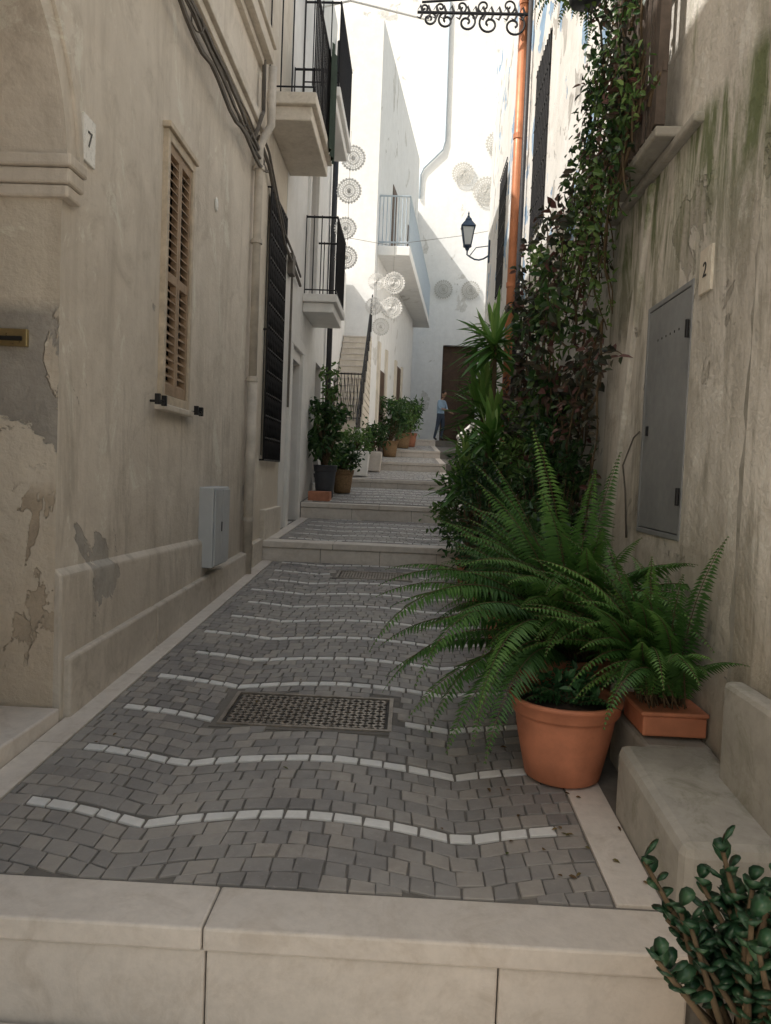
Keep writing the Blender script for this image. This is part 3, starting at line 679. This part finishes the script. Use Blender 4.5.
def stemwalk(y,z,x,L_,dy,dz,lm,ls,dens,wob=.35,hang=False,x0=.90):
    P=[];p=Vector((x,y,z)); v=Vector((0,dy,dz)).normalized(); n=int(L_/.05)
    for i in range(n):
        v=(v+Vector((U(-.3,.3)*wob,U(-1,1)*wob*.6,U(-1,1)*wob*.5+(-.05 if hang else .0)))).normalized()
        p=p+v*.05; p.x=min(max(p.x,x0),1.19); p.y=max(p.y,3.6); P.append(p.copy())
        for k in range(dens):
            if R()<.7:
                q=p+Vector((U(-.10,.01),U(-.08,.08),U(-.06,.06))); q.x=min(q.x,1.19)
                leaf(m,q,rdir(-.4),Vector((-1,U(-.8,.3),U(0,1))),ls*U(.6,1.3),ls*U(.5,.75),.15,lm,R())
    if len(P)>2: m.tube(P,[.009*(1-.7*i/len(P)) for i in range(len(P))],4,1,.3)
for i in range(28):
    y=U(5.1,7.2); stemwalk(y,U(.9,1.5),1.08,U(1.0,2.2),U(-.12,.05),1,(0,0,3,0,2)[i%5],U(.06,.09),4,wob=.55)
for i in range(26):
    stemwalk(U(5.0,6.4),U(2.0,3.2),1.02,U(.3,.8),U(-.7,.5),U(-.5,.7),(0,3,0,2)[i%4],U(.06,.09),4,wob=.6,x0=.8)
for i in range(8):
    stemwalk(U(6.4,8.0),U(1.8,2.8),1.1,U(.4,1.1),U(-.3,.3),1,0,.07,3)
for i in range(26):
    stemwalk(U(4.4,5.1),U(2.9,3.6),1.08,U(.4,.9),U(-.2,.6),-1,2 if R()<.6 else 0,.05,4,hang=True)
for i in range(12):
    stemwalk(U(4.5,5.2),U(1.6,2.7),1.12,U(.4,.9),U(0,.6),-.6,0,.06,3)
m.obj('vine_foliage',[M_vine,M_stem,M_light,M_shrub],e)
e=empty('balcony_plants'); m=MB()
for i in range(52):
    stemwalk(U(3.85,4.7),U(3.12,4.2),1.05,U(.3,.8),U(-.2,.6),U(-.6,.9),(0,3,2,3)[i%4],.05,4,x0=1.0)
for i in range(8):
    stemwalk(U(3.75,4.0),U(3.1,3.5),1.05,U(.2,.4),U(-.8,.2),U(-.3,1),2,.04,3,x0=1.0)
m.obj('foliage',[M_vine,M_stem,M_light,M_shrub],e)
e=empty('hanging_plant_pot'); zt=pot('pot',.92,4.7,.13,.09,.16,M_pota,zb=4.24,parent=e); m=MB()
for k in range(3):
    an=k*2.1; m.tube([(.92+.12*math.cos(an),4.7+.12*math.sin(an),4.40),(.92,4.7,5.1)],.003,4,1)
m.tube([(.92,4.7,5.1),(1.2,4.7,5.15)],.008,5,1)
for i in range(30):
    an=R()*6.28; frond(m,(.92,4.7,zt),an,U(.3,1.2),U(1.5,2.8),U(.25,.5),.04,xmax=1.2)
for i in range(160):
    d=rdir(); leaf(m,Vector((.92,4.7,zt+.05))+Vector((d.x*.2,d.y*.2,d.z*.16)),rdir(-.5),rdir(1),.05,.03,.2,0,R())
m.obj('foliage',[M_light,M_stem],e)
m=MB()
for i in range(90):
    x=U(.35,.82) if R()<.7 else U(-1.55,.8); y=U(2.4,6.5)
    an=R()*6.28; leaf(m,Vector((x,y,zs(y)+.014)),Vector((math.cos(an),math.sin(an),.05)),Vector((U(-.3,.3),U(-.3,.3),1)),U(.015,.035),U(.008,.016),.2,0,R())
m.obj('fallen_leaves',M_dry)
e=empty('jade_plant'); zt=pot('pot',.82,1.64,.16,.12,.30,M_terra2,zb=-.19,parent=e); m=MB()
def jleaf(p,d,n,L_,W,a):
    d=d.normalized(); s=d.cross(n).normalized(); n=s.cross(d); V=[];K=10
    for k in range(K):
        an=2*math.pi*k/K; u=(1-math.cos(an))/2; V.append(p+d*L_*u+s*W*.5*math.sin(an)*(.55+.6*u)+n*.004*math.sin(an)**2)
    V.append(p+d*L_*.55+n*.006); V.append(p+d*L_*.55-n*.007)
    F=[(k,(k+1)%K,K) for k in range(K)]+[((k+1)%K,k,K+1) for k in range(K)]
    m.raw(V,F,0,a)
for i in range(64):
    an=R()*6.28; L_=U(.18,.36); el=U(.4,1.5); d=Vector((math.cos(an)*math.cos(el)*.95,math.sin(an)*math.cos(el)*.7,math.sin(el)*1.25))
    b=Vector((.81+U(-.04,.04),1.64+U(-.04,.04),zt+U(0,.10))); mid=b+d*L_*.5+Vector((U(-.03,.03),U(-.03,.03),.02)); q=b+d*L_+Vector((U(-.04,.04),U(-.04,.04),.02))
    m.tube([b,mid,q],[.012,.008,.005],7,1,.3)
    for j in range(9):
        t=.62+.38*j/8; p=b+(q-b)*t+Vector((0,0,.01)); a2=j*2.4+U(-.5,.5); o=Vector((math.cos(a2),math.sin(a2),U(-.1,.4)+t*.7*(j/8)))
        jleaf(p,o+d*.25,Vector((0,0,1))-o*.3+rdir()*.3,U(.036,.060),U(.034,.048),min(1,R()*.6+t*.25))
for i in range(3):
    m.tube([(.80+i*.03,1.64,zt-.02),(.81+i*.02,1.62,zt+.1),(.76+i*.05,1.62,zt+.2)],[.018,.014,.01],8,1,.3)
m.obj('foliage',[M_jade,M_stem],e,smooth=True)
def bigleaf(name,x,y,h,r,potr,poth,pm,lm,ls,nc,box=False):
    e=empty(name)
    if box:
        z=zs(y)+.010; mm=MB(); mm.hexa([(x-potr*.85,y-potr*.85,z),(x+potr*.85,y-potr*.85,z),(x+potr*.85,y+potr*.85,z),(x-potr*.85,y+potr*.85,z)],[(x-potr,y-potr,z+poth),(x+potr,y-potr,z+poth),(x+potr,y+potr,z+poth),(x-potr,y+potr,z+poth)]); mm.obj('planter',pm,e,bevel=.02); zt=z+poth
        mm=MB(); mm.box(x-potr*.9,x+potr*.9,y-potr*.9,y+potr*.9,z+poth+.002,z+poth+.01); mm.obj('soil',M_soil,e)
    else: zt=pot('pot',x,y,potr,potr*.7,poth,pm,parent=e,groove=False)
    m=MB()
    for i in range(nc):
        az=R()*6.28; rr_=r*math.sqrt(R()); q=Vector((x+rr_*math.cos(az),y+rr_*math.sin(az),zt+h*U(.15,1)))
        m.tube([(x,y,zt),((x+q.x)/2,(y+q.y)/2,(zt+q.z)/2+.05),q],[.008,.006,.003],4,1,.3); sh=R()*.6
        for j in range(13): leaf(m,q+Vector((random.gauss(0,1),random.gauss(0,1),random.gauss(0,1)))*r*.22,rdir(-.1),rdir(1.3),ls*U(.7,1.3),ls*.5,.2,0,min(1,sh+R()*.4))
    m.obj('foliage',[lm,M_stem],e)
bigleaf('tall_potted_plant',-1.36,12.1,1.05,.26,.19,.52,M_pota,M_shrub,.12,44)
bigleaf('tall_potted_plant',-1.45,12.6,1.8,.20,.16,.35,M_pota,M_light,.09,34)
bigleaf('wicker_planter_plant',-1.17,13.1,.5,.26,.20,.40,M_wick,M_shrub,.09,30)
bigleaf('wicker_planter_plant',-1.33,14.1,.5,.22,.17,.3,M_wick,M_light,.08,28)
bigleaf('stone_planter_plant',-1.12,15.3,.4,.3,.28,.5,M_white,M_light,.09,30,True)
bigleaf('stone_planter_plant',-.90,17.2,.6,.30,.24,.45,M_lime,M_shrub,.1,34,True)
bigleaf('tall_potted_plant',-.62,21.6,1.2,.4,.25,.45,M_wick,M_shrub,.13,44)
bigleaf('tall_potted_plant',-.28,23.6,1.0,.4,.25,.45,M_wick,M_light,.13,36)
bigleaf('tall_potted_plant',-.08,25.2,1.1,.33,.25,.45,M_terra2,M_shrub,.13,34)
m=MB(); m.box(-1.55,-1.22,11.55,11.85,zs(11.6),zs(11.6)+.15); m.obj('brick_doorstep',M_terra2,bevel=.01)
def lantern(name,px,py,pz,wx,s=1.):
    e=empty(name); m=MB()
    def ring(r,z): return [(px+r*math.cos(math.pi/4+k*math.pi/2),py+r*math.sin(math.pi/4+k*math.pi/2),z) for k in range(4)]
    zb=pz; zt=pz+.36*s; rb,rt=.09*s,.17*s
    m.hexa(ring(rb*.96,zb+.02),ring(rt*.96,zt),1)
    A,B=ring(rb,zb),ring(rt,zt)
    for k in range(4):
        m.tube([A[k],B[k]],.012*s,5); m.tube([A[k],A[(k+1)%4]],.014*s,5); m.tube([B[k],B[(k+1)%4]],.016*s,5)
    m.hexa(ring(.20*s,zt+.005),ring(.08*s,zt+.13*s)); m.hexa(ring(.09*s,zt+.132*s),ring(.06*s,zt+.18*s)); m.lathe(px,py,[(.02*s,zt+.18*s),(.03*s,zt+.21*s),(.012*s,zt+.24*s),(.02*s,zt+.26*s),(.004*s,zt+.31*s)],10)
    m.lathe(px,py,[(.03*s,zb-.08*s),(.05*s,zb-.03*s),(.09*s,zb)],10)
    P=[(px,py,zb-.06*s),(px,py,zb-.16*s)]+[(px+(wx-px)*t,py,zb-.16*s-.10*s*math.sin(t*math.pi)) for t in (.15,.35,.55,.75,1)]
    m.tube(P,.016*s,6); m.tube([(px+.05,py,zb-.18*s),(px+(wx-px)*.4,py,zb-.02*s),(wx,py,zb+.02*s)],.010*s,5); m.box(wx-.02,wx+.02,py-.04,py+.04,zb-.3*s,zb+.12*s)
    m.obj('lantern',[M_lamp,M_glass],e)
lantern('wall_street_lantern',.83,13.6,5.45,1.22,.9)
e=empty('wrought_iron_bracket'); m=MB(); Y=9.5; Z=7.0
def spiral(cx,cz,r,t0,turns,sg,n=28):
    return [(cx+r*(1-.85*i/n)*math.cos(t0+sg*turns*2*math.pi*i/n),Y,cz+r*(1-.85*i/n)*math.sin(t0+sg*turns*2*math.pi*i/n)) for i in range(n+1)]
m.tube([(1.22,Y,Z),(-.15,Y,Z)],.02,6); m.tube([(1.22,Y,Z+.28),(.9,Y,Z+.26),(.4,Y,Z+.16),(-.1,Y,Z+.12)],.016,6)
for k,cx in enumerate((1.02,.72,.45,.2,0.0)):
    r=.15-.016*k; m.tube(spiral(cx,Z-r*.9,r,math.pi/2,1.4,1 if k%2 else -1),.014,5); m.tube(spiral(cx-.07,Z+r*.6,r*.6,-math.pi/2,1.2,-1 if k%2 else 1),.012,5)
for k in range(14):
    cx=1.15-k*.095; m.tube([(cx,Y,Z),(cx-.03,Y,Z+.08),(cx-.06,Y,Z+.03)],[.018,.016,.004],5); m.tube([(cx,Y,Z),(cx-.03,Y,Z-.07),(cx-.07,Y,Z-.05)],[.015,.014,.004],5)
m.box(1.19,1.224,Y-.03,Y+.03,Z-.3,Z+.5); m.obj('scrollwork',M_iron,e)
def doily(x,y,z,r,mat=None):
    m=MB(); K=24; yy=y
    def P(rad,an): return (x+rad*math.cos(an),yy+.01*math.sin(3*an),z+rad*math.sin(an))
    def ann(r0,r1,n=48):
        for k in range(n):
            a,b=2*math.pi*k/n,2*math.pi*(k+1)/n; m.face([P(r0,a),P(r1,a),P(r1,b),P(r0,b)])
    for a,b in ((0.02,.20),(.27,.33),(.42,.52),(.66,.71),(.80,.88)): ann(a*r,b*r)
    for k in range(K):
        a=2*math.pi*k/K; w=.045
        m.face([P(.16*r,a-w),P(.16*r,a+w),P(.45*r,a+w*.9),P(.45*r,a-w*.9)])
        m.face([P(.48*r,a+.1),P(.57*r,a+.03),P(.68*r,a+.1),P(.57*r,a+.19)])
        m.face([P(.68*r,a-.04),P(.68*r,a+.04),P(.82*r,a+.04),P(.82*r,a-.04)])
        m.face([P(.85*r,a-.11),P(.85*r,a+.11),P(.97*r,a+.07),P(1.0*r,a),P(.97*r,a-.07)])
    m.obj('lace_doily',mat or M_lace)
for q in ((-.54,17,5.62,.25),(-.58,17.02,5.08,.25),(-.93,17.1,5.66,.20),(-.97,17.1,5.12,.20),(-.80,17.05,4.66,.2),
          (-1.25,13.2,6.2,.22),(-1.3,13.3,5.6,.2),(-1.2,13.2,6.75,.22),(-1.25,13.1,5.05,.2)): doily(*q)
for q in ((2.80,33.9,13.9,.62),(1.75,33.9,14.6,.50),(3.25,33.9,15.9,.6),(1.1,33.9,9.6,.42),(2.3,33.9,9.6,.42)): doily(*q,M_lace2)
m=MB(); m.tube([(-1.62,17.1,6.6),(-.7,17.05,6.45),(1.0,17,6.7),(3.3,17,7.2)],.005,4)
for x in (-.56,-.93): m.tube([(x,17.03,4.8),(x,17.03,6.5)],.003,3)
m.tube([(-1.25,13.2,4.9),(-1.25,13.2,7.2)],.003,3); m.obj('lace_string',M_cable)
def person(x,y,z,rot):
    e=empty('person')
    V=[(0,0,.93),(0,.02,1.12),(0,-.02,1.33),(0,-.05,1.46),(0,-.08,1.53),
       (.09,0,.88),(.11,-.04,.50),(.11,.03,.09),(.12,-.10,.03),
       (-.09,0,.88),(-.12,.05,.50),(-.13,.16,.09),(-.13,.04,.03),
       (.17,-.03,1.40),(.22,-.10,1.14),(.15,-.30,1.02),(-.17,-.03,1.40),(-.23,-.08,1.15),(-.12,-.30,1.10)]
    E=[(0,1),(1,2),(2,3),(3,4),(0,5),(5,6),(6,7),(7,8),(0,9),(9,10),(10,11),(11,12),(2,13),(13,14),(14,15),(2,16),(16,17),(17,18)]
    rad=[.13,.125,.13,.06,.05,.095,.065,.045,.035,.095,.065,.045,.035,.06,.042,.028,.06,.042,.028]
    me=bpy.data.meshes.new('b'); me.from_pydata(V,E,[]); o=bpy.data.objects.new('b',me); sc.collection.objects.link(o)
    sk=o.modifiers.new('s','SKIN'); ss=o.modifiers.new('u','SUBSURF'); ss.levels=2; ss.render_levels=2
    for i,r in enumerate(rad): o.data.skin_vertices[0].data[i].radius=(r*(1.15 if i<3 else 1),r*.85 if i<3 else r)
    o.data.skin_vertices[0].data[0].use_root=True
    dg=bpy.context.evaluated_depsgraph_get(); me2=bpy.data.meshes.new_from_object(o.evaluated_get(dg))
    bpy.data.objects.remove(o)
    for mt in (simple('skin',(.45,.27,.19),.6),simple('shirt_blue',(.36,.50,.66),.85),simple('jeans',(.06,.08,.12),.9),simple('shoes',(.04,.03,.03),.6)): me2.materials.append(mt)
    for p in me2.polygons:
        c=p.center; p.use_smooth=True
        p.material_index=3 if c.z<.10 else 2 if c.z<.96 and c.y>-.2 else 0 if (c.z>1.46 or (c.y<-.18)) else 1
    b=bpy.data.objects.new('body',me2); sc.collection.objects.link(b); b.parent=e
    m=MB(); m.lathe(0,0,[(.02,-.12),(.055,-.10),(.072,-.03),(.078,.03),(.07,.08),(.045,.115),(.01,.125)],16,0)
    m.lathe(0,.012,[(.083,.02),(.084,.05),(.076,.09),(.05,.125),(.01,.137)],16,1); m.tube([(0,-.07,.02),(0,-.10,-.02),(0,-.075,-.03)],[.008,.014,.008],6,0)
    for sx in (-1,1): m.tube([(sx*.028,-.073,.012),(sx*.028,-.08,.012)],.008,6,1); m.tube([(sx*.078,0,-.02),(sx*.084,.01,.02)],.012,5,0)
    m.tube([(-.02,-.076,-.055),(.02,-.076,-.055)],.006,5,2)
    h=m.obj('head',[me2.materials[0],simple('hair',(.03,.02,.015),.8),simple('lips',(.35,.12,.1),.6)],e,smooth=True); h.location=(0,-.11,1.66); h.rotation_euler=(.25,0,0)
    m=MB()
    for hx,hy,hz in ((.15,-.31,1.02),(-.12,-.31,1.10)):
        m.tube([(hx,hy+.02,hz),(hx,hy-.04,hz-.01),(hx,hy-.08,hz-.02)],[.022,.034,.03],8)
        for k,l in enumerate((.055,.07,.075,.065)): m.tube([(hx-.026+k*.017,hy-.07,hz-.02),(hx-.026+k*.017,hy-.08-l*.6,hz-.035),(hx-.026+k*.017,hy-.07-l*.8,hz-.07)],[.009,.008,.006],5)
        m.tube([(hx-.03,hy-.03,hz),(hx-.055,hy-.06,hz-.02),(hx-.05,hy-.09,hz-.035)],[.011,.009,.007],5)
    m.obj('hands',me2.materials[0],e,smooth=True)
    e.location=(x,y,z); e.rotation_euler=(0,0,rot)
person(1.0,27.6,zs(27.6)+.005,.9)
# ------------------------------------------------------------ light, world, camera
el,az=math.radians(48),math.radians(241)
w=bpy.data.worlds.new('World'); sc.world=w; w.use_nodes=True
bg=w.node_tree.nodes['Background']; sk=w.node_tree.nodes.new('ShaderNodeTexSky'); sk.sky_type='NISHITA'; sk.sun_disc=False
sk.sun_elevation=el; sk.sun_rotation=az; sk.air_density=2.2; sk.dust_density=5.0; sk.ozone_density=1.0
w.node_tree.links.new(sk.outputs[0],bg.inputs[0]); bg.inputs[1].default_value=.15
l=bpy.data.lights.new('sun','SUN'); l.energy=5; l.angle=math.radians(.5); l.color=(1,.955,.89)
lo=bpy.data.objects.new('sun',l); sc.collection.objects.link(lo)
sd=Vector((math.sin(az)*math.cos(el),math.cos(az)*math.cos(el),math.sin(el)))
lo.rotation_euler=sd.to_track_quat('Z','Y').to_euler(); lo.location=(0,-5,20)
cam=bpy.data.cameras.new('camera'); co_=bpy.data.objects.new('camera',cam); sc.collection.objects.link(co_); sc.camera=co_
cam.sensor_fit='VERTICAL'; cam.sensor_height=36; cam.lens=36*760/1024; cam.clip_end=800; cam.clip_start=.05
co_.matrix_world=Matrix.Translation((0,0,H))@Matrix.Rotation(math.radians(1.77),4,'Z')@Matrix.Rotation(math.radians(90-2.86),4,'X')@Matrix.Rotation(math.radians(2.3),4,'Z')
sc.view_settings.view_transform='Standard'; sc.view_settings.look='None'; sc.view_settings.exposure=0
